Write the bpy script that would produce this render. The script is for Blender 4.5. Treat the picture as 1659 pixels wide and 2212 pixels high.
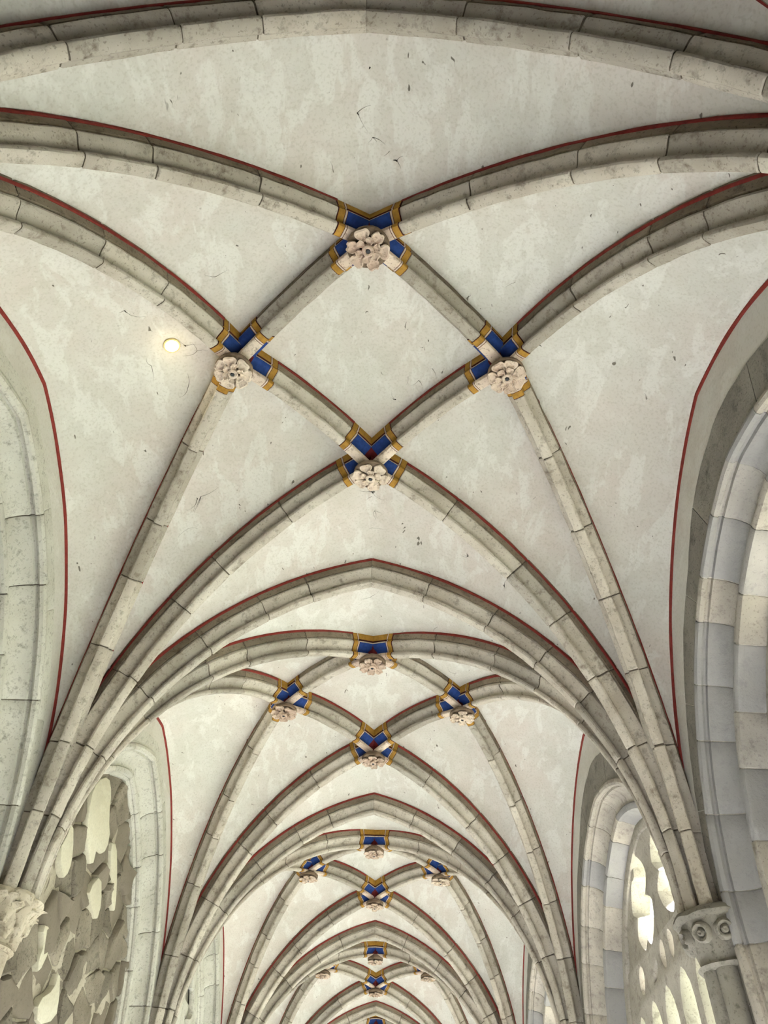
import bpy, bmesh, math, random
from mathutils import Vector, Matrix, noise

random.seed(7)
scene = bpy.context.scene
for o in list(bpy.data.objects):
    bpy.data.objects.remove(o)
col = scene.collection

# ------------------------------------------------------------------ camera
CAMZ = 1.6                      # eye height above the cloister floor
F_PX = 1668.383
PITCH, YAW, ROLL = map(math.radians, (47.428, -1.186, 1.953))
CX = 0.18
fw = Vector((math.sin(YAW) * math.cos(PITCH), math.cos(YAW) * math.cos(PITCH), math.sin(PITCH)))
r0 = Vector((math.cos(YAW), -math.sin(YAW), 0))
u0 = r0.cross(fw)
r1 = math.cos(ROLL) * r0 + math.sin(ROLL) * u0
u1 = -math.sin(ROLL) * r0 + math.cos(ROLL) * u0
cam_d = bpy.data.cameras.new('camera')
cam_d.sensor_fit = 'VERTICAL'
cam_d.sensor_height = 36
cam_d.lens = 36 * F_PX / 2212
cam_d.clip_start = 0.05
cam_d.clip_end = 300
cam = bpy.data.objects.new('camera', cam_d)
m = Matrix((r1, u1, -fw)).transposed().to_4x4()
m.translation = Vector((CX, 0, CAMZ))
cam.matrix_world = m
col.objects.link(cam)
scene.camera = cam

# ------------------------------------------------------------------ light
world = bpy.data.worlds.new('overcast_sky')
world.use_nodes = True
bg = world.node_tree.nodes['Background']
bg.inputs['Color'].default_value = (0.82, 0.91, 1.0, 1)
bg.inputs['Strength'].default_value = 0.34
scene.world = world
sun_d = bpy.data.lights.new('sun', 'SUN')        # sun over the cloister garden, on the right
sun_d.energy = 26.0
sun_d.angle = math.radians(6)
sun_d.color = (1.0, 0.962, 0.985)
sun = bpy.data.objects.new('sun', sun_d)
SEL = math.radians(50)
sun.rotation_euler = Vector((-math.cos(SEL) * .94, -math.cos(SEL) * .34, -math.sin(SEL))).to_track_quat('-Z', 'Y').to_euler()
col.objects.link(sun)
scene.view_settings.view_transform = 'Standard'
scene.view_settings.look = 'None'
scene.view_settings.gamma = 1.0
scene.view_settings.use_curve_mapping = False
scene.view_settings.exposure = 2.42
scene.cycles.max_bounces = 6
scene.cycles.diffuse_bounces = 4
scene.cycles.glossy_bounces = 1
scene.cycles.transparent_max_bounces = 6
scene.cycles.adaptive_threshold = 0.12
scene.cycles.adaptive_min_samples = 16

# ------------------------------------------------------------------ dimensions (metres)
L = 3.951            # bay length
Y0 = 0.747           # first transverse arch
HW = 2.06            # half width, wall to wall
ZS = CAMZ + 1.78     # springing of the ribs
ZT = CAMZ + 4.44     # web at the crown of a transverse arch
ZN = CAMZ + 4.53     # web at the bosses on the ridge
ZL = CAMZ + 4.55     # web at the lateral bosses
ZW = CAMZ + 4.11     # crown of the wall arc
MB = 1.13            # ridge boss to transverse arch
AB = 0.885           # lateral boss to ridge
ARM = 0.265          # length of the painted arms on a boss
BAYS = range(-1, 7)
RIB_BAYS = range(0, 6)

# ------------------------------------------------------------------ helpers
def tag(o, label=None, cat=None, group=None, kind=None):
    if label: o['label'] = label
    if cat: o['category'] = cat
    if group: o['group'] = group
    if kind: o['kind'] = kind
    return o

def empty(name, loc, parent=None):
    o = bpy.data.objects.new(name, None)
    o.empty_display_size = 0.1
    o.location = loc
    o.parent = parent
    col.objects.link(o)
    return o

def link(name, me, parent=None, loc=(0, 0, 0), rot=None):
    o = bpy.data.objects.new(name, me)
    o.parent = parent
    o.location = loc
    if rot: o.rotation_euler = rot
    col.objects.link(o)
    return o

def mesh(name, verts, faces, mats, fmat=None, smooth=35, weld=False):
    me = bpy.data.meshes.new(name)
    me.from_pydata([tuple(v) for v in verts], [], faces)
    if not isinstance(mats, (list, tuple)): mats = [mats]
    for mt in mats: me.materials.append(mt)
    if fmat: me.polygons.foreach_set('material_index', fmat)
    bm = bmesh.new(); bm.from_mesh(me)
    if weld: bmesh.ops.remove_doubles(bm, verts=bm.verts, dist=1e-5)
    bmesh.ops.recalc_face_normals(bm, faces=bm.faces)
    bm.to_mesh(me); bm.free()
    if smooth:
        me.polygons.foreach_set('use_smooth', [True] * len(me.polygons))
        me.set_sharp_from_angle(angle=math.radians(smooth))
    me.update()
    return me

def rings(rs, closed=True, cap=True):
    """verts and faces of a loft through rings of equal length"""
    n = len(rs[0]); V = [p for r in rs for p in r]; F = []
    for i in range(len(rs) - 1):
        for j in range(n if closed else n - 1):
            a, b = i * n + j, i * n + (j + 1) % n
            F.append((a, b, b + n, a + n))
    if cap and closed:
        F.append(tuple(range(n - 1, -1, -1)))
        F.append(tuple(range((len(rs) - 1) * n, len(rs) * n)))
    return V, F

def lathe(prof, seg=24, a0=0, a1=2 * math.pi, wob=None):
    full = abs(a1 - a0 - 2 * math.pi) < 1e-6
    rs = []
    for i in range(seg + (0 if full else 1)):
        a = a0 + (a1 - a0) * i / seg
        rs.append([Vector((r * math.cos(a), r * math.sin(a), z)) for r, z in prof])
    if full: rs.append(rs[0])
    n = len(prof); V = [p for r in rs for p in r]; F = []
    for i in range(len(rs) - 1):
        for j in range(n - 1):
            a = i * n + j
            F.append((a, a + 1, a + 1 + n, a + n))
    return V, F

def wobble(V, amp, freq, seed=0.0):
    s = Vector((seed * 3.1, seed * 1.7, seed * 2.3))
    return [Vector(v) + noise.noise_vector(Vector(v) * freq + s) * amp for v in V]

def plate(name, outer, holes, thick, bevel, mat, tf):
    """flat plate with holes, rounded edges; tf maps (u, z, depth) to local xyz"""
    cu = bpy.data.curves.new(name, 'CURVE')
    cu.dimensions = '2D'; cu.fill_mode = 'BOTH'
    cu.extrude = max(thick / 2 - bevel, 0.0005); cu.bevel_depth = bevel; cu.bevel_resolution = 1
    for poly in [outer] + holes:
        sp = cu.splines.new('POLY'); sp.points.add(len(poly) - 1)
        for p, q in zip(sp.points, poly): p.co = (q[0], q[1], 0, 1)
        sp.use_cyclic_u = True
    tmp = bpy.data.objects.new(name, cu); col.objects.link(tmp)
    dg = bpy.context.evaluated_depsgraph_get(); dg.update()
    me = bpy.data.meshes.new_from_object(tmp.evaluated_get(dg))
    bpy.data.objects.remove(tmp); bpy.data.curves.remove(cu)
    V = [tf(v.co.x, v.co.y, v.co.z) for v in me.vertices]
    F = [tuple(p.vertices) for p in me.polygons]
    bpy.data.meshes.remove(me)
    return mesh(name, V, F, mat, smooth=30, weld=True)

# ------------------------------------------------------------------ materials
def srgb(r, g, b):
    f = lambda c: (c / 255 / 12.92) if c <= 10 else ((c / 255 + .055) / 1.055) ** 2.4
    return (f(r), f(g), f(b), 1)

class NT:
    def __init__(s, name):
        s.m = bpy.data.materials.new(name); s.m.use_nodes = True
        s.t = s.m.node_tree; s.n = s.t.nodes; s.l = s.t.links
        s.b = s.n['Principled BSDF']
        s.b.inputs['Specular IOR Level'].default_value = 0.2
    def add(s, typ, **kw):
        nd = s.n.new(typ)
        for k, v in kw.items():
            if k.startswith('i_'):
                nd.inputs[k[2:].replace('_', ' ')].default_value = v
            else: setattr(nd, k, v)
        return nd
    def put(s, a, b): s.l.new(a, b)
    def coords(s, scale=(1, 1, 1), rot=(0, 0, 0), kind='pos'):
        if kind == 'pos': src = s.add('ShaderNodeNewGeometry').outputs['Position']
        else: src = s.add('ShaderNodeTexCoord').outputs['Object']
        mp = s.add('ShaderNodeMapping'); mp.inputs['Scale'].default_value = scale
        mp.inputs['Rotation'].default_value = rot
        s.put(src, mp.inputs['Vector']); return mp.outputs['Vector']
    def noise(s, vec, scale, detail=4, rough=.55, dist=0.0):
        nd = s.add('ShaderNodeTexNoise'); nd.inputs['Scale'].default_value = scale
        nd.inputs['Detail'].default_value = detail; nd.inputs['Roughness'].default_value = rough
        nd.inputs['Distortion'].default_value = dist
        s.put(vec, nd.inputs['Vector']); return nd.outputs['Fac']
    def ramp(s, fac, stops):
        nd = s.add('ShaderNodeValToRGB'); e = nd.color_ramp.elements
        while len(e) < len(stops): e.new(0.5)
        for el, (p, c) in zip(e, stops):
            el.position = p; el.color = c if len(c) == 4 else (*c, 1)
        s.put(fac, nd.inputs['Fac']); return nd.outputs['Color']
    def mix(s, fac, a, b, mode='MIX'):
        nd = s.add('ShaderNodeMix'); nd.data_type = 'RGBA'; nd.blend_type = mode
        for sock, v in ((nd.inputs[0], fac), (nd.inputs[6], a), (nd.inputs[7], b)):
            if hasattr(v, 'links') or hasattr(v, 'is_linked'): s.put(v, sock)
            elif isinstance(v, (int, float)): sock.default_value = v
            else: sock.default_value = v
        return nd.outputs[2]
    def bump(s, h, strength=.3, dist=.01):
        nd = s.add('ShaderNodeBump'); nd.inputs['Strength'].default_value = strength
        nd.inputs['Distance'].default_value = dist
        s.put(h, nd.inputs['Height']); s.put(nd.outputs['Normal'], s.b.inputs['Normal'])
    def done(s, color, rough=.85):
        if hasattr(color, 'links'): s.put(color, s.b.inputs['Base Color'])
        else: s.b.inputs['Base Color'].default_value = color
        s.b.inputs['Roughness'].default_value = rough
        return s.m

BLK, WHT = (0, 0, 0, 1), (1, 1, 1, 1)
def G(v): return (v, v, v, 1)

def mat_plaster(name, base, light, pink, specks=True):
    t = NT(name); p = t.coords()
    c = t.mix(t.ramp(t.noise(p, .9, 3, .6), [(.4, BLK), (.62, WHT)]), base, pink)
    streak = t.noise(t.coords((2.2, .9, 1.4), (0.2, 0.1, .5)), 2.6, 4, .65, .4)
    c = t.mix(t.ramp(streak, [(.52, BLK), (.575, G(.5))]), c, light)
    c = t.mix(t.ramp(t.noise(p, 5.5, 3, .65), [(.45, BLK), (.75, G(.35))]), c, light)
    c = t.mix(t.ramp(t.noise(p, 1.6, 4, .7), [(.3, G(.35)), (.46, BLK)]), c, srgb(182, 180, 166))
    fine = t.noise(p, 60, 1, .7)
    c = t.mix(t.ramp(fine, [(.3, G(.25)), (.5, BLK)]), c, srgb(160, 155, 138))
    if specks:
        sp = t.noise(t.coords((1, .45, 1), (0, 0, .6)), 26, 1, .4, .8)
        c = t.mix(t.ramp(sp, [(.765, BLK), (.79, G(.85))]), c, srgb(84, 76, 64))
    t.bump(t.noise(p, 9, 3, .6), .25, .02)
    return t.done(c, .9)

def mat_stone(name, c0, c1, dark, var=.25, tint=None, pit=.5, freq=14):
    t = NT(name); p = t.coords()
    oi = t.add('ShaderNodeObjectInfo')
    c = t.mix(t.ramp(t.noise(p, 3.0, 3, .6), [(.35, BLK), (.65, WHT)]), c0, c1)
    c = t.mix(t.ramp(t.noise(p, freq, 4, .7), [(.28, G(.7)), (.47, BLK)]), c, dark)
    c = t.mix(t.ramp(t.noise(p, 70, 1, .7), [(.26, G(pit)), (.40, BLK)]), c, dark)
    lo = tuple(1 - var for _ in range(3)) + (1,)
    hi = tuple(1 + var * .35 for _ in range(3)) + (1,)
    c = t.mix(1.0, c, t.ramp(oi.outputs['Random'], [(0, lo), (.5, G(.97)), (1, hi)]), 'MULTIPLY')
    if tint:
        c = t.mix(t.ramp(oi.outputs['Random'], [(.45, BLK), (.55, G(.75))]), c, tint)
    t.bump(t.noise(p, 26, 3, .75), .35, .012)
    return t.done(c, .88)

M_WEB = mat_plaster('vault_plaster', srgb(206, 205, 196), srgb(226, 226, 219), srgb(208, 201, 192))
M_WALLP = mat_plaster('wall_plaster', srgb(196, 194, 186), srgb(206, 204, 196), srgb(194, 189, 179), False)
M_PATCH = mat_plaster('patch_plaster', srgb(206, 202, 180), srgb(214, 211, 192), srgb(198, 193, 172), False)
M_RUBJ = mat_stone('rubble_mortar', srgb(188, 181, 164), srgb(168, 160, 143), srgb(104, 96, 83), .1)
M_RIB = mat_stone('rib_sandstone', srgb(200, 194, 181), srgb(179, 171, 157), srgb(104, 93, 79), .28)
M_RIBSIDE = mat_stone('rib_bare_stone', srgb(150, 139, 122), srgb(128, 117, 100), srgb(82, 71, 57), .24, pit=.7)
M_JOINT = mat_stone('joint_mortar', srgb(112, 105, 93), srgb(96, 90, 80), srgb(60, 55, 48), .1)
M_LIGHTJ = mat_stone('light_mortar', srgb(214, 211, 202), srgb(200, 196, 186), srgb(150, 145, 135), .1)
M_WINL = mat_stone('blind_arch_limestone', srgb(203, 202, 192), srgb(188, 186, 174), srgb(120, 115, 104), .14, pit=.45, freq=24)
M_WINR = mat_stone('window_arch_stone', srgb(190, 184, 172), srgb(172, 166, 156), srgb(120, 114, 108), .2,
                   tint=srgb(138, 139, 142))
M_BAND = mat_stone('rough_ashlar', srgb(146, 142, 133), srgb(128, 124, 116), srgb(78, 74, 68), .15, pit=.8, freq=9)
M_TRAC = mat_stone('tracery_stone', srgb(176, 171, 160), srgb(160, 155, 144), srgb(110, 105, 96), .1)
M_RUB = mat_stone('rubble_stone', srgb(156, 148, 132), srgb(126, 118, 104), srgb(74, 68, 58), .42, tint=srgb(118, 110, 97), pit=.8, freq=12)
M_BOSS = mat_stone('boss_stone', srgb(226, 212, 194), srgb(202, 180, 162), srgb(112, 84, 64), .12, freq=26)
M_DRUM = mat_stone('boss_drum', srgb(150, 132, 112), srgb(126, 108, 90), srgb(74, 62, 50), .12)
M_CAP = mat_stone('capital_stone', srgb(200, 192, 172), srgb(176, 164, 142), srgb(96, 86, 70), .1, freq=18)
M_CAPR = mat_stone('capital_grey', srgb(156, 152, 142), srgb(136, 132, 122), srgb(80, 76, 68), .1, freq=18)
M_SHAFT = mat_stone('shaft_stone', srgb(198, 190, 172), srgb(178, 168, 148), srgb(120, 104, 86), .1)
M_FLOOR = mat_stone('floor_stone', srgb(204, 204, 202), srgb(190, 190, 188), srgb(150, 149, 146), .05)

def flat(name, c, rough=.75, nz=.25):
    t = NT(name); p = t.coords()
    d = tuple(x * .62 for x in c[:3]) + (1,)
    return t.done(t.mix(t.ramp(t.noise(p, 28, 5, .7), [(.3, G(.9)), (.6, BLK)]), c, d), rough)
M_GOLD = flat('gold_ochre_paint', srgb(176, 134, 58))
M_BLUE = flat('blue_paint', srgb(40, 68, 134))
M_MAROON = flat('maroon_paint', srgb(104, 34, 38))
M_LINE = flat('dark_red_line', srgb(84, 38, 30))
M_PALE = flat('pale_pink_paint', srgb(212, 196, 180))
M_RED = flat('red_line_paint', srgb(140, 56, 50))
M_IRON = flat('iron', srgb(50, 48, 48))
M_HOLE = flat('bolt_head', srgb(70, 72, 76))
M_WEBDUST = flat('cobweb_dust', srgb(70, 64, 54))

def mat_glass():
    t = NT('window_glass'); p = t.coords()
    tr = t.add('ShaderNodeBsdfTransparent'); tr.inputs['Color'].default_value = (.95, .97, .97, 1)
    tl = t.add('ShaderNodeBsdfTranslucent')
    t.put(t.ramp(t.noise(p, 12, 4, .6), [(.35, srgb(232, 228, 200)), (.65, srgb(246, 248, 250))]), tl.inputs['Color'])
    mx = t.add('ShaderNodeMixShader'); mx.inputs[0].default_value = .05
    t.put(tr.outputs[0], mx.inputs[1]); t.put(tl.outputs[0], mx.inputs[2])
    t.put(mx.outputs[0], t.n['Material Output'].inputs['Surface'])
    return t.m
M_GLASS = mat_glass()

def mat_emit(name, c, s):
    t = NT(name)
    t.b.inputs['Emission Color'].default_value = c
    t.b.inputs['Emission Strength'].default_value = s
    return t.done(c, .5)

# ------------------------------------------------------------------ rib curves
class Path:
    """circular arc in a vertical plane: p(t) on the web, d(t) inward normal"""
    def __init__(s, a, b, z0, z1, spring):
        s.a, s.b = Vector((*a, 0)), Vector((*b, 0))
        s.dir = (s.b - s.a); s.d = s.dir.length; s.dir /= s.d
        s.side = Vector((s.dir.y, -s.dir.x, 0)); s.z0, s.z1, s.spring = z0, z1, spring
        if spring:
            h = z1 - z0; s.R = (h * h + s.d ** 2) / (2 * s.d)
            s.f1 = math.atan2(h, s.R - s.d); s.len = s.R * s.f1
        else:
            s.R = 2.65; s.f1 = math.asin(s.d / 2 / s.R); s.len = 2 * s.R * s.f1
    def p(s, t):
        if s.spring:
            f = s.f1 * max(t, 0); q = s.R * (1 - math.cos(f)); z = s.z0 + s.R * math.sin(f) + min(t, 0) * s.len
        else:
            f = s.f1 * (2 * t - 1); q = s.d / 2 + s.R * math.sin(f)
            z = s.z0 + (s.z1 - s.z0) * q / s.d + s.R * (math.cos(f) - math.cos(s.f1))
        v = s.a + s.dir * q; v.z = z; return v
    def n(s, t):
        if s.spring:
            f = s.f1 * max(t, 0); return s.dir * math.cos(f) - Vector((0, 0, math.sin(f)))
        f = s.f1 * (2 * t - 1)
        return s.dir * -math.sin(f) - Vector((0, 0, math.cos(f)))

# half profile of a rib: (half width, depth below the web)
HP = [(.080, -.04), (.080, .056), (.066, .060), (.066, .070), (.078, .073), (.080, .086), (.071, .099), (.056, .110),
      (.041, .120), (.028, .131), (.018, .143), (.012, .155), (.014, .163), (.032, .166), (.037, .172), (.038, .186),
      (.032, .196), (.020, .201)]
PROF = HP + [(-x, d) for x, d in reversed(HP)]

def offset(prof, d):
    """profile pushed into the stone by d"""
    out = []
    for i, p in enumerate(prof):
        a, b = prof[max(0, i - 1)], prof[min(len(prof) - 1, i + 1)]
        tx, ty = b[0] - a[0], b[1] - a[1]; l_ = math.hypot(tx, ty) or 1
        out.append((p[0] - ty / l_ * d, p[1] + tx / l_ * d))
    return out
PROF_IN, PROF_CORE, PROF_ARM = offset(PROF, .005), offset(PROF, .009), offset(PROF, -.0015)

def ring(path, t, prof=PROF, mitre=False):
    c, n, s = path.p(t), path.n(t), path.side
    if mitre: n = Vector((0, 0, -1 / max(.2, -n.z)))
    return [c + s * x + n * d for x, d in prof]

def stone(path, t0, t1, base, seed, mitre0=False, mitre1=False, nseg=None):
    gap = .004 / path.len; inset = .007 / path.len
    a, b = t0 + gap, t1 - (0 if mitre1 else gap)
    nseg = nseg or max(2, int((t1 - t0) * path.len / .09))
    rs = [ring(path, a, PROF_IN)]
    for i in range(nseg + 1):
        t = a + inset + (b - a - (inset if mitre1 else 2 * inset)) * i / nseg
        rs.append(ring(path, t, PROF, mitre1 and i == nseg))
    if not mitre1: rs.append(ring(path, b, PROF_IN))
    V, F = rings(rs)
    V = [v - base for v in wobble(V, .0045, 9, seed)]
    n = len(PROF)
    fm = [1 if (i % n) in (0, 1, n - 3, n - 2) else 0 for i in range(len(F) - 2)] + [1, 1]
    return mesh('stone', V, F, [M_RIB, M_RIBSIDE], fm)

def core(path, t0, t1, base, mitre1=False):
    n = max(3, int((t1 - t0) * path.len / .12))
    rs = [ring(path, t0 + (t1 - t0) * i / n, PROF_CORE, mitre1 and i == n) for i in range(n + 1)]
    V, F = rings(rs)
    return mesh('joint_core', [v - base for v in V], F, M_JOINT)

def red_line(path, t0, t1, base, sgn, seed):
    """hand painted line where rib and web meet"""
    n = max(4, int((t1 - t0) * path.len / .06)); rs = []
    for i in range(n + 1):
        t = t0 + (t1 - t0) * i / n
        c, nn, s = path.p(t), path.n(t), path.side * sgn
        w = .0085 + .004 * noise.noise(c * 3.0 + Vector((seed, 0, 0))) + .002 * noise.noise(c * 14)
        rs.append([c + s * x + nn * d for x, d in
                   ((.078, -.012), (.078 + w, -.012), (.078 + w, .003), (.083, .003 + w * .6), (.078, .003 + w * .6))])
    V, F = rings(rs)
    return mesh('painted_line', [v - base for v in V], F, M_RED)

def build_rib(path, t0, t1, seed, mitre1=False):
    """list of (name, mesh) relative to the rib's lower end"""
    base = path.p(0)
    ln = (t1 - t0) * path.len
    n = max(1, round(ln / .52)); rnd = random.Random(seed)
    cuts = [t0] + [t0 + (t1 - t0) * (i + rnd.uniform(-.18, .18)) / n for i in range(1, n)] + [t1]
    out = [('joint_core', core(path, t0, t1 - .002, base, mitre1))]
    for i in range(n):
        out.append(('stone', stone(path, cuts[i], cuts[i + 1], base, seed + i * .37,
                                   mitre1=mitre1 and i == n - 1)))
    for sg in (1, -1):
        out.append(('painted_line', red_line(path, t0, t1, base, sg, seed)))
    return base, out

def S(side, far): return (side * HW, L if far else 0.0)
NODES = {'N': ((0, MB), ZN), 'F': ((0, L - MB), ZN), 'L': ((-AB, L / 2), ZL), 'R': ((AB, L / 2), ZL)}
SEGS = {}        # key -> Path, in bay coordinates (y = 0 at the nearer transverse arch)
for sd, nm in ((-1, 'l'), (1, 'r')):
    SEGS[nm + 'nN'] = Path(S(sd, 0), NODES['N'][0], ZS, ZN, True)
    SEGS[nm + 'fF'] = Path(S(sd, 1), NODES['F'][0], ZS, ZN, True)
    K = 'L' if sd < 0 else 'R'
    SEGS[nm + 'n' + K] = Path(S(sd, 0), NODES[K][0], ZS, ZL, True)
    SEGS[nm + 'f' + K] = Path(S(sd, 1), NODES[K][0], ZS, ZL, True)
for a, b in (('N', 'L'), ('N', 'R'), ('F', 'L'), ('F', 'R')):
    SEGS[a + b] = Path(NODES[a][0], NODES[b][0], NODES[a][1], NODES[b][1], False)
TL = Path((-HW, 0), (0, 0), ZS, ZT, True)
TR = Path((HW, 0), (0, 0), ZS, ZT, True)

BAYNAME = {0: 'the overhead bay', 1: 'the nearest vault bay', 2: 'the second vault bay',
           3: 'the third vault bay', 4: 'the fourth vault bay', 5: 'the last vault bay'}
SEGNAME = {
    'lnN': 'rib from the left near springer to the top rose boss',
    'rnN': 'rib from the right near springer to the top rose boss',
    'lfF': 'rib from the left far springer to the lowest rose boss',
    'rfF': 'rib from the right far springer to the lowest rose boss',
    'lnL': 'rib from the left near springer to the left rose boss',
    'rnR': 'rib from the right near springer to the right rose boss',
    'lfL': 'rib from the left far springer to the left rose boss',
    'rfR': 'rib from the right far springer to the right rose boss',
    'NL': 'short rib between the top and left rose bosses',
    'NR': 'short rib between the top and right rose bosses',
    'FL': 'short rib between the left and lowest rose bosses',
    'FR': 'short rib between the lowest and right rose bosses'}

for si, (key, path) in enumerate(SEGS.items()):
    cut = (ARM - .004) / path.len
    t0 = -.11 / path.len if path.spring else cut
    base, parts = build_rib(path, t0, 1 - cut, 1.3 + si * 2.1)
    for k in RIB_BAYS:
        e = empty('vault_rib', base + Vector((0, Y0 + (k - 1) * L, 0)) + Vector((0, L, 0)) * 0)
        tag(e, SEGNAME[key] + ' in ' + BAYNAME[k], 'vault rib', 'net vault ribs')
        for nm, me in parts: link(nm, me, e)

# transverse arches between the bays
tparts = []
for path, sd in ((TL, 3.3), (TR, 8.8)):
    base, parts = build_rib(path, -.11 / path.len, 1, sd, mitre1=True)
    tparts.append((base, parts))
TNAME = {0: 'pointed stone arch crossing the top edge of the picture', 1: 'second pointed cross arch, just beyond the nearest vault bay',
         2: 'third pointed cross arch, between second and third vault bays', 3: 'fourth pointed cross arch, beyond the third vault bay',
         4: 'fifth pointed cross arch, beyond the fourth vault bay', 5: 'sixth pointed cross arch, tiny at the bottom edge'}
for k in range(0, 6):
    e = empty('transverse_arch', (-HW, Y0 + k * L, ZS))
    tag(e, TNAME[k], 'arch', 'transverse arches')
    for base, parts in tparts:
        off = Vector((base.x + HW, 0, 0))
        for nm, me in parts: link(nm, me, e, off)

# ------------------------------------------------------------------ webs (the plastered vault surface)
def web_bay():
    V, F = [], []
    def grid(fn, nu, nv):
        o = len(V)
        for i in range(nu + 1):
            for j in range(nv + 1): V.append(fn(i / nu, j / nv))
        for i in range(nu):
            for j in range(nv):
                a = o + i * (nv + 1) + j
                F.append((a, a + 1, a + nv + 2, a + nv + 1))
    def tri(c1, c2, c3):
        """c1, c2 start in the same corner; c3 runs from the end of c1 to the end of c2"""
        def fn(t, w):
            A, B = c1(t), c2(t)
            P = A.lerp(B, w)
            bul = c3(w) - c1(1).lerp(c2(1), w)
            return P + bul * t
        grid(fn, 22, 12)
    def line(a, b, sag=0.0):
        return lambda w: a.lerp(b, w) + Vector((0, 0, sag * 4 * w * (1 - w)))
    sh = lambda P, y: (lambda t: P.p(t) + Vector((0, y, 0)))
    rev = lambda f: (lambda t: f(1 - t))
    crown = [Vector((0, 0, ZT)), Vector((0, L, ZT))]
    for sd, nm, K in ((-1, 'l', 'L'), (1, 'r', 'R')):
        T = TL if sd < 0 else TR
        W = Vector((sd * HW, L / 2, ZW))
        wall = {}
        for fr, y in (('n', 0), ('f', L)):
            wp = Path((sd * HW, y), (sd * HW, L / 2), ZS, ZW, True)
            wall[fr] = wp
            Nn = 'N' if fr == 'n' else 'F'
            rn = SEGS[nm + fr + Nn].p; rl = SEGS[nm + fr + K].p
            nv = Vector((*NODES[Nn][0], NODES[Nn][1])); kv = Vector((*NODES[K][0], NODES[K][1]))
            tri(sh(T, y), rn, line(crown[0 if fr == 'n' else 1], nv, .02))
            tri(rn, rl, SEGS[Nn + K].p)
            tri(rl, wp.p, line(kv, W, .05))
    c0, c1 = SEGS['NL'].p, SEGS['FR'].p          # diamond N-L-F-R
    d0, d1 = SEGS['NR'].p, SEGS['FL'].p
    n, f, l, r = [Vector((*NODES[q][0], NODES[q][1])) for q in 'NFLR']
    def dia(u, v):     # u: N->L , v: N->R
        a = c0(u).lerp(c1(1 - u), v); b = d0(v).lerp(d1(1 - v), u)
        bil = n.lerp(l, u).lerp(r.lerp(f, u), v)
        return a + b - bil
    grid(dia, 14, 14)
    me = mesh('ceiling', V, F, M_WEB, smooth=24, weld=True)
    for ed in me.edges:
        if all(abs(me.vertices[i].co.x) < 1e-4 for i in ed.vertices): ed.use_edge_sharp = False
    return me
WEB = web_bay()
for k in BAYS:
    tag(link('ceiling', WEB, None, (0, Y0 + (k - 1) * L, 0) if False else (0, Y0 + (k - 1) * L, 0)), kind='structure')

# ------------------------------------------------------------------ rose bosses
def arm_mesh(direction, path_fn, nrm, slope):
    pass

def boss_arm(path, at_end):
    """painted stub of rib, from the boss axis outwards; coordinates relative to the web node"""
    node = path.p(1 if at_end else 0)
    def tt(dist):
        q = dist / path.len
        return 1 - q if at_end else q
    xs = [0, .06, .13, ARM - .064, ARM - .060, ARM - .049, ARM - .045, ARM - .02, ARM - .004, ARM]
    rs = [ring(path, tt(x), PROF_ARM) for x in xs]
    V, F = rings(rs, closed=True, cap=True)
    n = len(PROF); hp = len(HP)
    G_, B_, P_, L_, R_, S_ = range(6)
    def zone(j):
        j = j if j < hp else 2 * hp - 2 - j        # mirror
        if j == 0: return G_
        if j in (1, 2, 3): return L_
        if j == 4: return P_
        if j in (5, 6, 7, 8, 9, 10): return B_
        if j in (11, 12): return L_
        return S_
    fm = []
    for i in range(len(xs) - 1):
        for j in range(n):
            z = zone(j) if j < 2 * hp - 1 else G_
            if i in (3, 5, 8): z = L_
            elif i == 4: z = P_
            elif i in (6, 7): z = G_
            elif i == 0 and z in (B_,): z = R_
            fm.append(z)
    fm += [L_, L_]
    mats = [M_GOLD, M_BLUE, M_PALE, M_LINE, M_MAROON, M_BOSS]
    me = mesh('painted_arm', [v - node for v in V], F, mats, fm, smooth=35)
    return node, me

def petal(r0_, r1_, half, h, lobes, seed, thick=.012, curl=.6):
    nr, na = 7, 10; rnd = random.Random(seed)
    w1, w2 = rnd.uniform(-.008, .008), rnd.uniform(.8, 1.2)
    front, back = [], []
    for i in range(nr + 1):
        t = i / nr
        for j in range(na + 1):
            a = (j / na * 2 - 1)
            edge = 1 - .16 * abs(a) ** 3 - .11 * (1 + math.cos(a * lobes * math.pi)) * .5 * (t > .3)
            wd = half * (.55 + .45 * math.sin(min(1, t * 1.25) * math.pi / 2)) * (1 - .22 * max(0, t - .72) / .28)
            r = r0_ + (r1_ - r0_) * t * edge
            an = a * wd
            e_ = max(abs(a) ** 1.3, max(0, (t - .15) / .85) ** 1.2)
            z = -h * (.25 + .75 * e_ ** 2.2) * (1 - .35 * max(0, e_ - .85) / .15) + w1 * a
            z -= h * .25 * (1 - t) * (1 - abs(a))
            v = Vector((r * math.cos(an), r * math.sin(an), z))
            v += noise.noise_vector(v * 55 + Vector((seed, 0, 0))) * .0035
            front.append(v); back.append(v + Vector((-.004 * math.cos(an), -.004 * math.sin(an), thick)))
    V = front + back; n = len(front); F = []; w = na + 1
    for i in range(nr):
        for j in range(na):
            a = i * w + j
            F.append((a, a + 1, a + w + 1, a + w)); F.append((n + a, n + a + w, n + a + w + 1, n + a + 1))
    rim = [j for j in range(w)] + [i * w + na for i in range(1, nr + 1)] + [nr * w + j for j in range(na - 1, -1, -1)] + [i * w for i in range(nr - 1, 0, -1)]
    for q in range(len(rim)):
        a, b = rim[q], rim[(q + 1) % len(rim)]
        F.append((a, b, b + n, a + n))
    return mesh('petal', V, F, M_BOSS, smooth=60)

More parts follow.
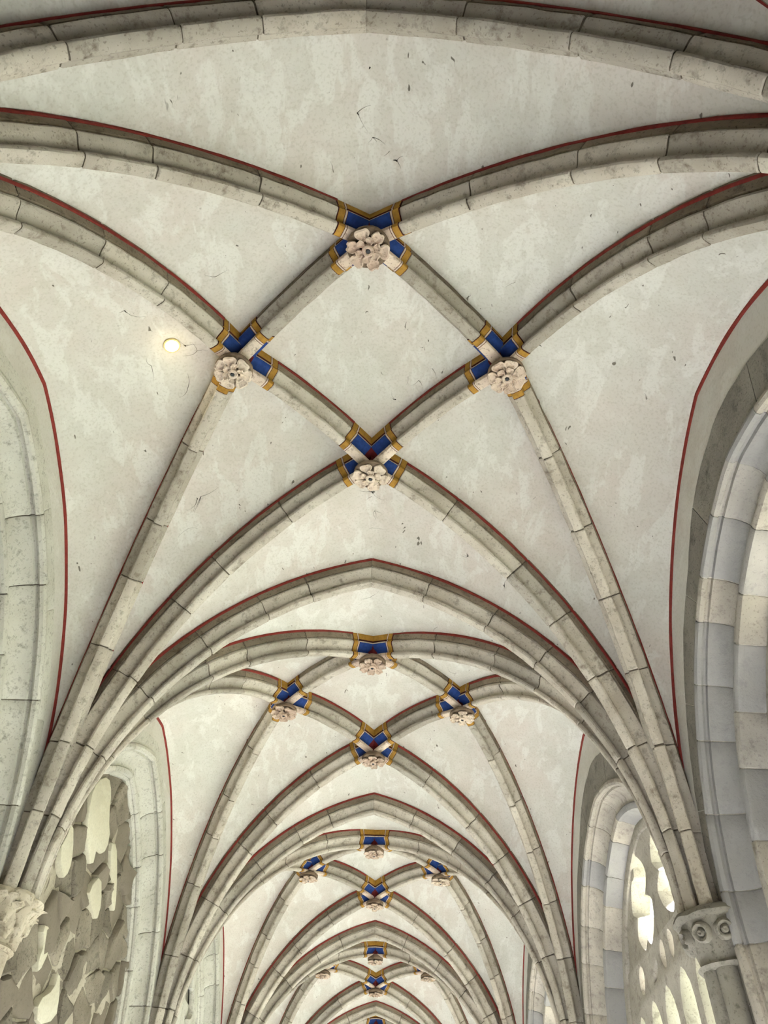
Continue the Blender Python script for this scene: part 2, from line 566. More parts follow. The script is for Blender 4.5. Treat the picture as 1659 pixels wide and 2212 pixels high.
OUT = [petal(.050, .132, .47, .056, 1.0, 11), petal(.050, .128, .43, .062, 2.0, 12), petal(.050, .134, .48, .050, 1.5, 13)]
INN = [petal(.024, .080, .46, .052, 1.0, 21), petal(.024, .076, .42, .056, 2.0, 22)]
V, F = lathe([(.0, .0), (.062, .0), (.062, -.215), (0, -.215)], 8)
HUB = mesh('hub', V, F, M_MAROON)
V, F = lathe([(0, -.185), (.07, -.185), (.086, -.200), (.112, -.218), (.122, -.228), (.124, -.252), (.116, -.260), (.05, -.250), (0, -.250)], 28)
DRUM = mesh('drum', wobble(V, .003, 25), F, M_DRUM)
V, F = lathe([(0, -.004), (.012, -.006), (.016, -.020), (.026, -.024), (.034, -.018), (.036, -.004), (.034, .012), (0, .012)], 20)
EYE = mesh('eye', wobble(V, .002, 60), F, M_BOSS)
V, F = lathe([(0, -.016), (.010, -.016), (.012, -.012), (.012, .0), (0, .0)], 12)
BOLT = mesh('bolt', V, F, M_HOLE)

ARMS = {}
for q in 'NFLR':
    lst = []
    for key, path in SEGS.items():
        if path.spring and key[2] == q: lst.append(boss_arm(path, True))
        elif not path.spring and q in key: lst.append(boss_arm(path, key[1] == q))
    ARMS[q] = lst
POSN = {'N': 'top', 'F': 'lowest', 'L': 'left', 'R': 'right'}
for k in RIB_BAYS:
    for q in 'NFLR':
        (x, y), z = NODES[q]
        rnd = random.Random(k * 17 + ord(q))
        e = empty('rose_boss', (x, y + Y0 + (k - 1) * L, z))
        tag(e, f'{POSN[q]} carved rose boss with blue and gold arms in {BAYNAME[k]}', 'boss', 'rose bosses of the vault')
        for node, me in ARMS[q]: link('painted_arm', me, e)['label'] = 'blue, white and gold painted rib end'
        link('hub', HUB, e); drum = link('rose', DRUM, e)
        n1 = rnd.choice([6, 6, 6, 7]); n2 = rnd.choice([5, 6])
        a0 = rnd.uniform(0, 6.28); om = rnd.randrange(3); im = rnd.randrange(2)
        for i in range(n1):
            o = link('outer_petal', OUT[(om + (i % 2) * (n1 == 6)) % 3], drum, (0, 0, -.250 + rnd.uniform(-.003, .003)),
                     (0, rnd.uniform(-.06, .06), a0 + 6.2832 * i / n1 + rnd.uniform(-.08, .08)))
        for i in range(n2):
            link('inner_petal', INN[im], drum, (0, 0, -.262), (0, rnd.uniform(-.08, .08), a0 + .5 + 6.2832 * i / n2))
        link('eye', EYE, drum, (0, 0, -.285)); link('bolt', BOLT, drum, (0, 0, -.292))['label'] = 'dark iron bolt head'

# ------------------------------------------------------------------ walls with their window arches
class Arch:
    def __init__(s, a, zs, za, zb):
        s.a, s.zs, s.za, s.zb = a, zs, za, zb
        s.c = ((za - zs) ** 2 - a * a) / (2 * a); s.R = a + s.c
        s.th = math.acos(s.c / s.R); s.h = zs - zb; s.len = s.h + s.R * s.th
    def pn(s, q, sd):
        """point (u, z) and inward normal at arc length q on side sd"""
        if q <= s.h: u, z, n = s.a, s.zb + q, (-1, 0)
        else:
            t = (q - s.h) / s.R
            u, z, n = -s.c + s.R * math.cos(t), s.zs + s.R * math.sin(t), (-math.cos(t), -math.sin(t))
        if q > s.len - 1e-4: n = (0, -1 / math.sin(s.th))
        return u * sd, z, n[0] * sd, n[1]
    def outline(s, inset, n=16, zb=None):
        pts = []
        for sd in (1, -1):
            qs = [0, s.h * .5] + [s.h + (s.len - s.h) * i / n for i in range(n + 1)]
            side = []
            for q in qs:
                u, z, nu, nz = s.pn(q, sd); side.append((u + nu * inset, (z + nz * inset)))
            pts += side if sd > 0 else list(reversed(side))[1:]
        if zb is not None: pts = [(u, max(z, zb)) for u, z in pts]
        return pts

ZB = 0.85
AR = Arch(1.80, CAMZ + 1.50, CAMZ + 3.48, ZB)
AL = Arch(1.86, CAMZ + 1.45, CAMZ + 3.79, ZB)
PR1 = [(-.012, .02), (-.010, .010), (-.004, -.006), (.006, -.016), (.028, -.020), (.048, -.010), (.056, .012), (.050, .024), (.038, .030), (.040, .044), (.060, .048), (.067, .080),
       (.086, .115), (.116, .145), (.150, .160), (.172, .163), (.176, .26), (-.03, .26), (-.03, .02)]
PR2 = [(.165, .19), (.168, .158), (.182, .148), (.206, .148), (.226, .160), (.232, .182), (.228, .196), (.262, .300), (.262, .37), (.16, .37)]
PL1 = [(-.012, .02), (-.010, .012), (-.004, -.006), (.006, -.018), (.030, -.024), (.054, -.014), (.062, .008), (.056, .022), (.040, .030), (.042, .046), (.064, .050), (.070, .080),
       (.090, .110), (.120, .138), (.155, .152), (.185, .154), (.188, .25), (-.03, .25), (-.03, .02)]
PL2 = [(.168, .20), (.170, .176), (.184, .158), (.192, .140), (.212, .138), (.232, .148), (.240, .168), (.236, .182), (.262, .20), (.262, .31), (.16, .31)]
HOOD = [(-.125, .012), (-.125, -.004), (-.02, -.006), (-.008, .012)]

def wall_tf(sx): return lambda u, z, d: Vector((sx * d, u, z))

def moulding(arch, prof, sd, sx, q0, q1, seed, mat, gap=.0035, name='arch_stone'):
    last = q1 > arch.len - 1e-3
    a, b = q0 + gap, q1 - (0 if last else gap)
    n = max(2, int((b - a) / .09)); rs = []
    pin = offset(prof, .004)
    def rg(q, pr):
        u, z, nu, nz = arch.pn(q, sd)
        return [Vector((sx * d, u + nu * r, z + nz * r)) for r, d in pr]
    rs.append(rg(a, pin))
    for i in range(n + 1): rs.append(rg(a + .006 + (b - a - (.006 if last else .012)) * i / n, prof))
    if not last: rs.append(rg(b, pin))
    V, F = rings(rs)
    return mesh(name, wobble(V, .002, 10, seed), F, mat)

def joint_strip(arch, prof, sd, sx, mat):
    n = 30; rs = []
    pin = offset(prof, .010)
    for i in range(n + 1):
        u, z, nu, nz = arch.pn(arch.len * i / n, sd)
        rs.append([Vector((sx * d, u + nu * r, z + nz * r)) for r, d in pin])
    V, F = rings(rs)
    return mesh('joint_mortar', V, F, mat)

def order(arch, prof, sx, step, seed, mat, jmat):
    out = []; rnd = random.Random(seed)
    for sd in (1, -1):
        n = round(arch.len / step)
        cuts = [0] + [arch.len * (i + rnd.uniform(-.15, .15)) / n for i in range(1, n)] + [arch.len]
        out.append(('joint_mortar', joint_strip(arch, prof, sd, sx, jmat)))
        for i in range(n): out.append(('arch_stone', moulding(arch, prof, sd, sx, cuts[i], cuts[i + 1], seed + i + sd, mat)))
    return out

def band_stones(arch, sx, seed):
    """rough flat ashlar framing the garden windows, outer edge hacked"""
    out = []; rnd = random.Random(seed)
    for sd in (1, -1):
        n = 9; q0 = arch.h * .2
        cuts = [q0] + [q0 + (arch.len - q0) * (i + rnd.uniform(-.2, .2)) / n for i in range(1, n)] + [arch.len]
        for i in range(n):
            a, b = cuts[i] + .003, cuts[i + 1] - (.003 if i < n - 1 else 0)
            inner, outer = [], []
            for j in range(7):
                q = a + (b - a) * j / 6
                u, z, nu, nz = arch.pn(q, sd)
                f = max(0.0, (q - arch.h) / (arch.len - arch.h))
                w = .105 + .20 * f ** 1.4 + .035 * noise.noise(Vector((q * 2.2, sd * 5 + seed, 0))) + .012 * noise.noise(Vector((q * 14, sd, 3)))
                if i == n - 1 and j == 6: nu, nz = 0, -1
                inner.append((u - nu * .006, z - nz * .006)); outer.append((u - nu * w, z - nz * w))
            poly = inner + outer[::-1]
            V = [Vector((sx * .012, u, z)) for u, z in poly] + [Vector((-sx * (.004 + .002 * noise.noise(Vector((u * 3, z * 3, 0)))), u, z)) for u, z in poly]
            m_ = len(poly); F = [tuple(range(m_, 2 * m_))[::-1], tuple(range(m_))]
            F += [(j, (j + 1) % m_, m_ + (j + 1) % m_, m_ + j) for j in range(m_)]
            out.append(('ashlar', mesh('ashlar', V, F, M_BAND, smooth=20)))
    return out

def smooth_poly(pts, it=2):
    for _ in range(it):
        q = []
        for i in range(len(pts)):
            a, b = pts[i], pts[(i + 1) % len(pts)]
            q.append((a[0] * .75 + b[0] * .25, a[1] * .75 + b[1] * .25)); q.append((a[0] * .25 + b[0] * .75, a[1] * .25 + b[1] * .75))
        pts = q
    return pts

def light_poly(u0_, u1_, zb, zt):
    c = (u0_ + u1_) / 2; w = (u1_ - u0_) / 2
    return [(u0_, zb), (u1_, zb), (u1_, zt - w * 1.5), (u1_ - w * .18, zt - w * .85), (u1_ - w * .55, zt - w * .3), (c, zt),
            (u0_ + w * .55, zt - w * .3), (u0_ + w * .18, zt - w * .85), (u0_, zt - w * 1.5)]

def tracery_holes():
    Z = CAMZ
    big = smooth_poly([(.10, 2.50), (.055, 2.70), (.09, 2.93), (.24, 3.07), (.36, 3.13), (.50, 3.05), (.68, 2.88), (.75, 2.72),
                       (.73, 2.55), (.65, 2.41), (.48, 2.31), (.28, 2.36)], 2)
    # cusps: pinch two places of the outline inwards
    cu = []
    for u, z in big:
        for cu_, cz_, amp in ((.06, 2.74, .16), (.74, 2.62, .13), (.50, 3.05, .10), (.46, 2.31, .10)):
            dd = math.hypot(u - cu_, z - cz_)
            if dd < .12:
                k = (1 - dd / .12) ** 1.5 * amp
                v = Vector((.40 - u, 2.72 - z)).normalized(); u += v.x * k; z += v.y * k
        cu.append((u, z))
    side = smooth_poly([(1.00, 2.60), (.93, 2.74), (.98, 2.80), (1.10, 2.73), (1.21, 2.58), (1.25, 2.42), (1.16, 2.36), (1.07, 2.46)], 2)
    oval = smooth_poly([(.80, 2.38), (.93, 2.30), (.95, 2.18), (.87, 2.08), (.74, 2.16), (.70, 2.28)], 2)
    ves = smooth_poly([(.10, 2.36), (.19, 2.31), (.235, 2.20), (.12, 2.07), (.045, 2.14), (.03, 2.27)], 2)
    ov2 = smooth_poly([(.31, 2.28), (.42, 2.24), (.55, 2.14), (.50, 2.09), (.38, 2.10), (.28, 2.18)], 2)
    hs = []
    for sd in (1, -1):
        for poly in (cu, side, oval, ves, ov2): hs.append([(u * sd, z + Z) for u, z in poly])
        for a, b, zt in ((.04, .40, 2.05), (.47, .82, 2.06), (.89, 1.25, 2.05)):
            p = light_poly(a, b, ZB + .06 - Z, zt)
            hs.append([(u * sd, z + Z) for u, z in p])
    return hs

WR_PARTS = order(AR, PR1, 1, .36, 5, M_WINR, M_LIGHTJ) + order(AR, PR2, 1, .40, 6, M_WINR, M_LIGHTJ) + band_stones(AR, 1, 4)
HOLES = tracery_holes()
TRAC = plate('tracery', AR.outline(.22), HOLES, .20, .03, M_TRAC, lambda u, z, e_: Vector((.43 + e_, u, z)))
TRAC_IN = plate('tracery', AR.outline(.215), [AR.outline(.315, zb=ZB + .03)], .30, .03, M_TRAC, lambda u, z, e_: Vector((.455 + e_, u, z)))
PANES = []
for h in HOLES:
    cu_, cz_ = sum(p[0] for p in h) / len(h), sum(p[1] for p in h) / len(h)
    big = [(cu_ + (u - cu_) * 1.04 + (.008 if u > cu_ else -.008), cz_ + (z - cz_) * 1.02) for u, z in h]
    n = len(big)
    V = [Vector((.485, u, z)) for u, z in big] + [Vector((.489, u, z)) for u, z in big]
    F = [tuple(range(n)), tuple(range(n, 2 * n))] + [(i, (i + 1) % n, n + (i + 1) % n, n + i) for i in range(n)]
    PANES.append(mesh('pane', V, F, M_GLASS, smooth=0))
def sill(sx, a):
    V, F = rings([[Vector((sx * d, u, z)) for d, z in ((-.05, ZB + .0), (-.05, ZB - .10), (.62, ZB - .10), (.62, ZB + .12), (.30, ZB + .08))] for u in (-a, a)])
    return mesh('sill', V, F, M_BAND, smooth=20)
SILLR, SILLL = sill(1, 1.76), sill(-1, 1.86)

# colonnettes with small capitals on the window jambs
def colonnette(sx):
    V, F = lathe([(0, 0), (.030, 0), (.030, 1), (0, 1)], 12)
    return V, F

WL_PARTS = order(AL, PL1, -1, .62, 8, M_WINL, M_JOINT) + order(AL, PL2, -1, .55, 9, M_WINL, M_JOINT) + order(AL, HOOD, -1, .7, 10, M_WINL, M_JOINT)

widx = 0
WIN_BAYS = {1: range(1, 7), -1: BAYS}        # unseen garden windows behind the camera are left out to darken the vault overhead
for k in WIN_BAYS[1]:
    yc = Y0 + (k - .5) * L
    widx += 1
    e = tag(empty(f'window_{widx}', (HW, yc, 0)), kind='structure')
    for nm, me in WR_PARTS: link(nm, me, e)
    tr_ = link('tracery', TRAC, e); link('tracery_frame', TRAC_IN, e); link('sill', SILLR, e)
    for p in PANES: link('pane', p, tr_)

ybeg, yend = Y0 - 2 * L, Y0 + 6 * L
def wall(name, x, sx, arch):
    ho = [[(u + Y0 + (k - .5) * L, z) for u, z in arch.outline(0)] for k in WIN_BAYS[sx]]
    me = plate(name, [(ybeg, 0), (yend, 0), (yend, 6.4), (ybeg, 6.4)], ho, .02, .001, M_WALLP,
               lambda u, z, d: Vector((x + sx * (.0105 + d), u, z)))
    return tag(link(name, me), kind='structure')
wall_r = wall('wall_right', HW, 1, AR)
wall_l = wall('wall_left', -HW, -1, AL)

def wall_line(sx):
    """red line along the junction of web and wall, hand painted"""
    out = []
    for y in (0, L):
        wp = Path((sx * HW, y), (sx * HW, L / 2), ZS, ZW, True); rs = []
        for i in range(61):
            t = .12 + .88 * i / 60
            c, n = wp.p(t), wp.n(t)
            if i == 60: n = Vector((0, 0, -1))
            wv = .009 * noise.noise(Vector((c.y * 2.1, c.z * 2.1, sx * 4)))
            w = .0065 + .003 * noise.noise(Vector((c.y * 5, c.z * 5, sx * 9)))
            c = c + n * (.012 + wv)
            ins = Vector((-sx, 0, 0))
            rs.append([c + n * w + ins * -.004, c + n * w + ins * .006, c - n * w * .4 + ins * .012, c - n * (w + .008) + ins * .012, c - n * (w + .014) + ins * -.004])
        V, F = rings(rs)
        out.append(mesh('painted_line', V, F, M_RED))
    return out
for sx, w in ((1, wall_r), (-1, wall_l)):
    ms = wall_line(sx)
    for k in BAYS:
        for me in ms: link('painted_line', me, w, (0, Y0 + (k - 1) * L, 0))

# blind arches of the left wall
DF = .232           # depth of the infill behind the wall face
def voronoi(w0, w1, z0, z1, nx, nz, rnd, jit=.36):
    pts = []
    for i in range(-1, nx + 1):
        for j in range(-1, nz + 1):
            pts.append((w0 + (w1 - w0) * (i + .5 + (.5 if j % 2 else 0) + rnd.uniform(-jit, jit)) / nx,
                        z0 + (z1 - z0) * (j + .5 + rnd.uniform(-jit, jit)) / nz))
    cells = []
    for a in pts:
        if not (w0 < a[0] < w1 and z0 < a[1] < z1): continue
        poly = [(a[0] - .5, a[1] - .5), (a[0] + .5, a[1] - .5), (a[0] + .5, a[1] + .5), (a[0] - .5, a[1] + .5)]
        for b in pts:
            if b is a or abs(b[0] - a[0]) > .9 or abs(b[1] - a[1]) > .9: continue
            mx, mz = (a[0] + b[0]) / 2, (a[1] + b[1]) / 2; nx_, nz_ = b[0] - a[0], b[1] - a[1]
            f = lambda p: (p[0] - mx) * nx_ + (p[1] - mz) * nz_
            new = []
            for i in range(len(poly)):
                p, q = poly[i], poly[(i + 1) % len(poly)]; fp, fq = f(p), f(q)
                if fp <= 0: new.append(p)
                if fp * fq < 0:
                    t = fp / (fp - fq); new.append((p[0] + (q[0] - p[0]) * t, p[1] + (q[1] - p[1]) * t))
            poly = new
            if not poly: break
        if len(poly) > 2: cells.append((a, poly))
    return cells

def rubble_stone(a, poly, rnd):
    c = (sum(p[0] for p in poly) / len(poly), sum(p[1] for p in poly) / len(poly))
    # shrink for the joint and resample
    pts = []
    for i in range(len(poly)):
        p, q = poly[i], poly[(i + 1) % len(poly)]
        n = max(1, int(math.hypot(q[0] - p[0], q[1] - p[1]) / .07))
        for j in range(n): pts.append((p[0] + (q[0] - p[0]) * j / n, p[1] + (q[1] - p[1]) * j / n))
    pts = [(u + .012 * noise.noise(Vector((u * 11, z * 11, 2))), z + .012 * noise.noise(Vector((u * 11, z * 11, 7)))) for u, z in pts]
    def inset(d):
        o = []
        for u, z in pts:
            v = Vector((c[0] - u, c[1] - z)); l_ = v.length
            o.append((u + v.x * min(.8, d / max(l_, .02)), z + v.y * min(.8, d / max(l_, .02))))
        return o
    proud = rnd.uniform(.012, .06); tx, tz = rnd.uniform(-.16, .16), rnd.uniform(-.16, .16)
    rs = []
    for d, h in ((.008, -.05), (.008, .1), (.015, .75), (.032, 1.0), (.055, 1.03), (.09, 1.05)):
        rg = []
        for u, z in inset(d):
            hh = -.05 if h < 0 else proud * h + (tx * (u - c[0]) + tz * (z - c[1])) * min(1, h)
            hh += (.016 * noise.noise(Vector((u * 9, z * 9, a[0] * 3))) + .008 * noise.noise(Vector((u * 25, z * 25, a[0])))) * max(0, h)
            rg.append(Vector((hh, u, z)))
        rs.append(rg)
    V, F = rings(rs)
    return mesh('rubble_stone', [Vector((-DF - .03 + v.x, v.y, v.z)) for v in V], F, M_RUB, smooth=40)

def infill_plate(name, mat, depth, thick=.03):
    return plate(name, AL.outline(.20), [], thick, .002, mat, lambda u, z, d: Vector((-depth - thick / 2 + d, u, z)))
MORTAR = infill_plate('mortar_bed', M_RUBJ, DF + .020)
ASHBED = infill_plate('ashlar_bed', M_BAND, DF + .06)

PATCHES = [
    [(-.636, 3.169), (-.436, 3.323), (-.275, 3.267), (-.17, 3.102), (.013, 2.976), (-.047, 2.824), (-.242, 2.817), (-.209, 2.649), (-.411, 2.727), (-.558, 2.827), (-.674, 3.014)],
    [(.078, 2.975), (.215, 3.021), (.405, 2.891), (.65, 2.633), (.535, 2.648), (.278, 2.809)],
    [(-.103, 2.515), (.056, 2.689), (.239, 2.537), (.243, 2.389), (.004, 2.449)],
    [(-.866, 2.722), (-.697, 2.56), (-.648, 2.439), (-.717, 2.36), (-.931, 2.483), (-.892, 2.565)],
    [(-.233, 1.876), (-.1, 1.745), (-.038, 1.618), (-.361, 1.504), (-.454, 1.616), (-.229, 1.742)],
    [(-.779, 1.993), (-.676, 2.018), (-.557, 1.91), (-.613, 1.751), (-.673, 1.818), (-.66, 1.91)]]
PATCH_ME = []
for pl in PATCHES:
    poly = [(u, z + CAMZ) for u, z in smooth_poly(pl, 1)]
    PATCH_ME.append(plate('plaster_patch', poly, [], .06, .012, M_PATCH, lambda u, z, d: Vector((-DF + .008 + d + .004 * noise.noise(Vector((u * 4, z * 4, 0))), u, z))))

rnd = random.Random(31)
RUBBLE = [('rubble_stone', rubble_stone(a, p, rnd)) for a, p in voronoi(-1.62, 1.62, .9, CAMZ + 3.55, 10, 18, rnd, .47)
          if abs(a[0]) < 1.62 and (a[1] < AL.zs or abs(a[0]) < 1.75 * (1 - ((a[1] - AL.zs) / 2.4) ** 2) ** .5 - .05)]
# ashlar blocks and blind tracery for the farther bays
ASH = []
zrow = .9; r_i = 0
while zrow < CAMZ + 3.5:
    hh = .33 + .04 * noise.noise(Vector((r_i * 3.3, 0, 0)))
    u = -1.7 + (.3 if r_i % 2 else 0); 
    while u < 1.6:
        wd = .55 + .12 * noise.noise(Vector((u * 5, r_i * 2.7, 1)))
        x0, x1 = u + .003, u + wd - .003
        ok = all(abs(x) < 1.70 and (z < AL.zs or (abs(x) + AL.c) ** 2 + (z - AL.zs) ** 2 < (AL.R - .17) ** 2) for x in (x0, x1) for z in (zrow, zrow + hh))
        if ok:
            rs = [[Vector((-DF - .06 + d, uu, zz)) for uu, zz in ((x0 + i_, zrow + .003 + i_), (x1 - i_, zrow + .003 + i_), (x1 - i_, zrow + hh - .003 - i_), (x0 + i_, zrow + hh - .003 - i_))] for d, i_ in ((-.02, 0), (.012, 0), (.016, .004))]
            V, F = rings(rs); ASH.append(('ashlar_block', mesh('ashlar_block', V, F, M_WINL, smooth=20)))
        u += wd
    zrow += hh; r_i += 1
BLIND = plate('blind_tracery', AL.outline(.21), [[(u * 1.04, z + .12) for u, z in h] for h in HOLES], .07, .018, M_WINL,
              lambda u, z, e_: Vector((-.245 + e_, u, z)))

for k in BAYS:
    yc = Y0 + (k - .5) * L
    widx += 1
    e = tag(empty(f'window_{widx}', (-HW, yc, 0)), kind='structure')
    for nm, me in WL_PARTS: link(nm, me, e)
    link('sill', SILLL, e)
    if k in (1, 2):
        link('mortar_bed', MORTAR, e)
        for nm, me in RUBBLE: link(nm, me, e)
        if k == 2:
            for me in PATCH_ME: link('plaster_patch', me, e)
    else:
        link('ashlar_bed', ASHBED, e)
        for nm, me in ASH: link(nm, me, e)
        link('blind_tracery', BLIND, e)

# floor, garden ground and end walls
def box(name, x0, x1, y0, y1, z0, z1, mat):
    V = [Vector((x, y, z)) for x in (x0, x1) for y in (y0, y1) for z in (z0, z1)]
    F = [(0, 1, 3, 2), (4, 6, 7, 5), (0, 4, 5, 1), (2, 3, 7, 6), (0, 2, 6, 4), (1, 5, 7, 3)]
    return link(name, mesh(name, V, F, mat, smooth=0))
tag(box('floor', -HW - .5, HW + .62, ybeg, yend, -.12, 0, M_FLOOR), kind='structure')
tag(box('wall_back', -HW - .5, HW + .55, ybeg - .3, ybeg, 0, 6.4, M_WALLP), kind='structure')
tag(box('wall_end', -HW - .5, HW + .55, yend, yend + .3, 0, 6.4, M_WALLP), kind='structure')
M_GRAVEL = mat_stone('garden_lawn', srgb(92, 100, 70), srgb(78, 88, 58), srgb(50, 58, 36), .05)
tag(box('ground', HW + .63, 60, -50, 80, -.5, -.06, M_GRAVEL), kind='structure')

# ------------------------------------------------------------------ wall shafts and capitals under the rib bundles
def shaft_set(sx, grey):
    """parts relative to (wall plane, arch plane, 0); half round, projecting into the aisle"""
    capm = M_CAPR if grey else M_CAP
    out = []
    a0, a1 = (math.pi / 2, 1.5 * math.pi) if sx > 0 else (-math.pi / 2, math.pi / 2)
    zt = ZS - .045
    def half(name, prof, mat, wob=0, fr=10, seed=0, seg=22):
        V, F = lathe(prof, seg, a0, a1)
        if wob: V = wobble(V, wob, fr, seed)
        return (name, mesh(name, V, F, mat, smooth=40))
    out.append(half('abacus', [(0, zt + .01), (.19, zt + .01), (.235, zt - .01), (.245, zt - .035), (.228, zt - .06), (.0, zt - .065)], capm, .012 if grey else .03, 14 if grey else 20, sx * 2))
    out.append(half('bell', [(.0, zt - .05), (.215, zt - .055), (.20, zt - .09), (.17, zt - .15), (.148, zt - .22), (.140, zt - .27), (0, zt - .27)], capm, .014, 16, sx * 5))
    out.append(half('neck_ring', [(0, zt - .255), (.150, zt - .258), (.166, zt - .274), (.150, zt - .292), (0, zt - .295)], capm, .003, 14, 1))
    for i, a in enumerate((-62, 0, 62)):
        ang = math.radians(a) + (math.pi if sx > 0 else 0)
        V, F = lathe([(0, 0), (.062, 0), (.062, zt - .28), (0, zt - .28)], 16)
        V = [v + Vector((.085 * math.cos(ang), .085 * math.sin(ang), 0)) for v in V]
        out.append(('shaft', mesh('shaft', wobble(V, .003, 6, i), F, M_CAPR if grey else M_SHAFT, smooth=40)))
    return out

def rosette(seed, grey):
    V, F = lathe([(0, -.012), (.010, -.018), (.018, -.010), (.020, .0), (.026, -.012), (.036, -.018), (.046, -.010), (.05, .008), (0, .01)], 18)
    return mesh('rosette', wobble(V, .004, 50, seed), F, M_CAPR if grey else M_CAP, smooth=60)
def leaf(seed, grey):
    V, F = [], []
    nr, na = 8, 6; rnd_ = random.Random(seed)
    for i in range(nr + 1):
        t = i / nr
        for j in range(na + 1):
            a = j / na * 2 - 1
            w = .050 * math.sin(math.pi * min(.96, .15 + t * .85)) * (1 + .3 * math.cos(t * 16))
            out_ = .02 + .055 * t ** 2 + (.03 * math.sin((t - .7) / .3 * math.pi) if t > .7 else 0)
            V.append(Vector((-(out_ - .018 * abs(a)), a * w, .22 * t - (.05 * (t - .8) / .2 if t > .8 else 0))))
    for i in range(nr):
        for j in range(na):
            a = i * (na + 1) + j; F.append((a, a + 1, a + na + 2, a + na + 1))
    n = len(V); V += [v + Vector((.022, 0, 0)) for v in V]
    F += [(n + a, n + d, n + c, n + b) for a, b, c, d in F]
    w = na + 1
    rim = [j for j in range(w)] + [i * w + na for i in range(1, nr + 1)] + [nr * w + j for j in range(na - 1, -1, -1)] + [i * w for i in range(nr - 1, 0, -1)]
    F += [(rim[q], rim[(q + 1) % len(rim)], rim[(q + 1) % len(rim)] + n, rim[q] + n) for q in range(len(rim))]
    return mesh('leaf', wobble(V, .009, 26, seed), F, M_CAPR if grey else M_CAP, smooth=60)

SH = {1: shaft_set(1, True), -1: shaft_set(-1, False)}
ROS = [rosette(3, True), rosette(5, True)]
LEAF = {1: [leaf(i, True) for i in range(2)], -1: [leaf(10 + i, False) for i in range(3)]}
ORD = ['first', 'second', 'third', 'fourth', 'fifth', 'sixth']
for k in range(0, 6):
    for sx in (1, -1):
        e = empty('wall_shaft', (sx * HW, Y0 + k * L, 0))
        if k == 1:
            lab = 'grey clustered wall shaft with rosette capital at the right edge' if sx > 0 else 'pale clustered wall shaft with crumbling leaf capital at the left edge'
        else:
            lab = f'{"grey" if sx > 0 else "pale"} clustered wall shaft under the {"right" if sx > 0 else "left"} foot of the {ORD[k]} cross arch'
        tag(e, lab, 'shaft', 'wall shafts under the vault')
        for nm, me in SH[sx]:
            o = link(nm, me, e)
            if nm == 'bell': bell = o
        zt = ZS - .045
        base = math.pi if sx > 0 else 0
        for i, a in enumerate((-78, -40, 0, 40, 78)):
            ang = base + math.radians(a)
            if sx > 0:
                o = link('rosette', ROS[i % 2], bell, (.19 * math.cos(ang), .19 * math.sin(ang), zt - .125))
                o.rotation_euler = Vector((math.cos(ang), math.sin(ang), -.35)).to_track_quat('-Z', 'Y').to_euler()
                o.scale = (1.15, 1.15, 1.5)
            else:
                o = link('leaf', LEAF[sx][i % len(LEAF[sx])], bell, (.16 * math.cos(ang), .16 * math.sin(ang), zt - .245))
                o.rotation_euler = (0, 0, ang + math.pi)
        if sx < 0:
            for i, a in enumerate((-52, -17, 17, 52)):
                ang = base + math.radians(a)
                o = link('leaf', LEAF[sx][(i + 1) % 3], bell, (.19 * math.cos(ang), .19 * math.sin(ang), zt - .18))
                o.rotation_euler = (0, 0, ang + math.pi); o.scale = (.9, .9, .8)

# ------------------------------------------------------------------ recessed spot lamps in the left vault cells
M_BULB = mat_emit('lit_lamp', (1.0, .9, .66, 1), 30)
M_TRIM = flat('brass_trim', srgb(226, 206, 150), .35)
V, F = lathe([(.038, .006), (.038, -.006), (.044, -.012), (.054, -.010), (.058, .006)], 28)
TRIM = mesh('trim_ring', V, F, M_TRIM, smooth=50)
V, F = lathe([(0, -.024), (.016, -.021), (.029, -.012), (.036, .002), (.036, .012), (0, .012)], 20)
BULB = mesh('bulb', V, F, M_BULB, smooth=50)
from mathutils.bvhtree import BVHTree
_bm = bmesh.new(); _bm.from_mesh(WEB); WEB_TREE = BVHTree.FromBMesh(_bm); _bm.free()
def web_z(k, x, y):
    tr = WEB_TREE
    hit, nr, _, _ = tr.ray_cast(Vector((x, y - (Y0 + (k - 1) * L), 3.0)), Vector((0, 0, 1)))
    hit.y += Y0 + (k - 1) * L
    return hit, (nr if nr.z < 0 else -nr)
LAMPS = [(1, -1.30, 2.62, 'lit recessed spot lamp with glowing ring, nearest bay, left vault cell'),
         (2, -1.31, 6.38, 'small lit recessed spot lamp in the left cell of the second bay')]
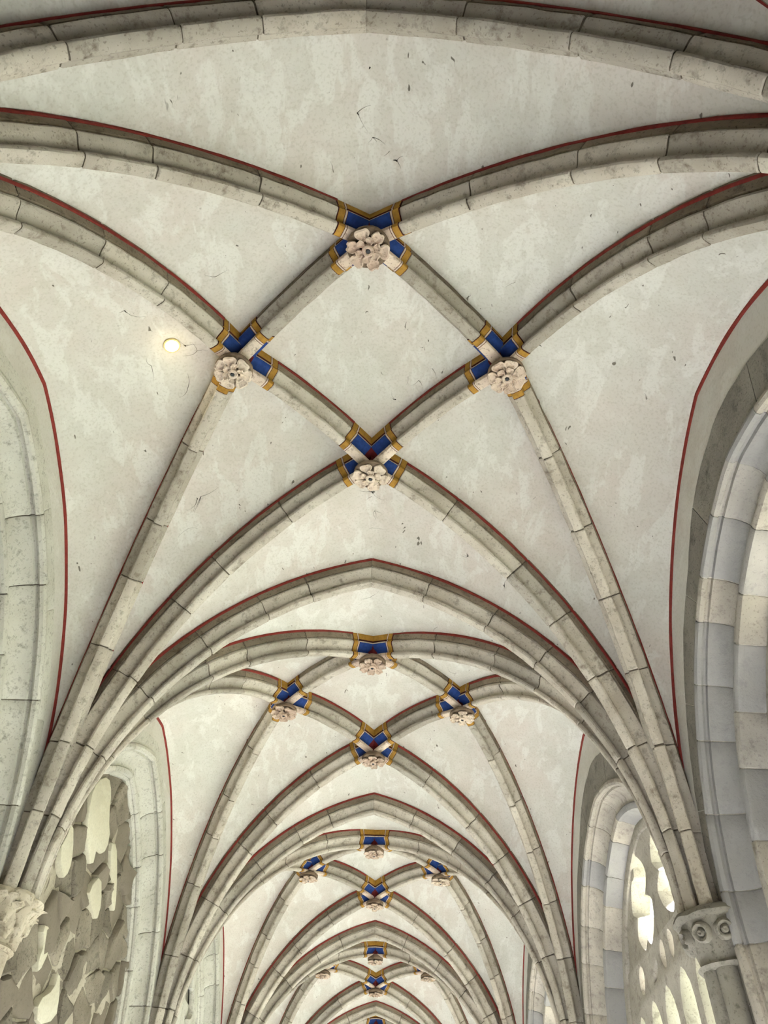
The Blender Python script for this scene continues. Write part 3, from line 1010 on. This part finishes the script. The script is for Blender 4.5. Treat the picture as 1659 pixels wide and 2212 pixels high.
for k, x, y, lab in LAMPS:
    p, n = web_z(k, x, y)
    e = tag(empty('spot_lamp', p), lab, 'lamp', 'recessed lamps in the vault')
    e.rotation_euler = (-n).to_track_quat('Z', 'Y').to_euler()
    link('trim_ring', TRIM, e); link('bulb', BULB, e)
    ld = bpy.data.lights.new('lamp_light', 'POINT'); ld.energy = .06; ld.color = (1, .8, .45); ld.shadow_soft_size = .03
    lo = bpy.data.objects.new('lamp_light', ld); lo.location = (0, 0, -.06); lo.parent = e
    col.objects.link(lo)

# ------------------------------------------------------------------ cobwebs on the plaster (too many and too fine to count)
def cobwebs():
    V, F = [], []; rnd_ = random.Random(77)
    spots = [(1, .01, 1.0), (1, -.06, 1.22), (1, 0.02, 1.35), (1, .01, 3.95), (1, .02, 4.12), (1, -.02, 4.3), (1, -1.15, 2.45), (1, -1.45, 2.75),
             (1, -1.25, 2.95), (1, .42, 2.9), (1, .33, 3.0), (1, 1.3, 3.35), (1, 1.1, 2.6), (1, -.35, 2.35), (1, -1.5, 2.3), (1, -1.0, 2.9)]
    for k in (1, 1, 1, 2, 3): spots += [(k, rnd_.uniform(-1.5, 1.5), Y0 + (k - 1) * L + rnd_.uniform(.3, L - .2)) for _ in range(9)]
    for k, x, y in spots:
        p, n = web_z(k, x, y)
        for q in range(rnd_.randint(1, 3)):
            a = rnd_.uniform(0, 6.28); ln = rnd_.uniform(.03, .13); bend = rnd_.uniform(-.9, .9); w = rnd_.uniform(.0008, .0018)
            if q == 0 and rnd_.random() < .5: ln, w = rnd_.uniform(.012, .03), .0045
            pts = []
            for i in range(7):
                t = i / 6; b = a + bend * t
                xy = (p.x + math.cos(b) * ln * t, p.y + math.sin(b) * ln * t)
                h, hn = web_z(k, *xy)
                pts.append(h + hn * (.002 + .006 * math.sin(t * 3.1) * rnd_.random()))
            o = len(V)
            for i, c in enumerate(pts):
                tg = (pts[min(6, i + 1)] - pts[max(0, i - 1)]).normalized(); sd_ = tg.cross(Vector((0, 0, 1))).normalized()
                ww = w * (1 - .8 * i / 6)
                V += [c + sd_ * ww, c + Vector((0, 0, -ww)), c - sd_ * ww]
            for i in range(6):
                for j in range(3):
                    a_, b_ = o + i * 3 + j, o + i * 3 + (j + 1) % 3
                    F.append((a_, b_, b_ + 3, a_ + 3))
    return mesh('cobwebs', V, F, M_WEBDUST, smooth=0)
tag(link('cobwebs', cobwebs()), 'dark dusty cobweb threads and specks clinging to the pale vault plaster', 'cobweb', kind='stuff')
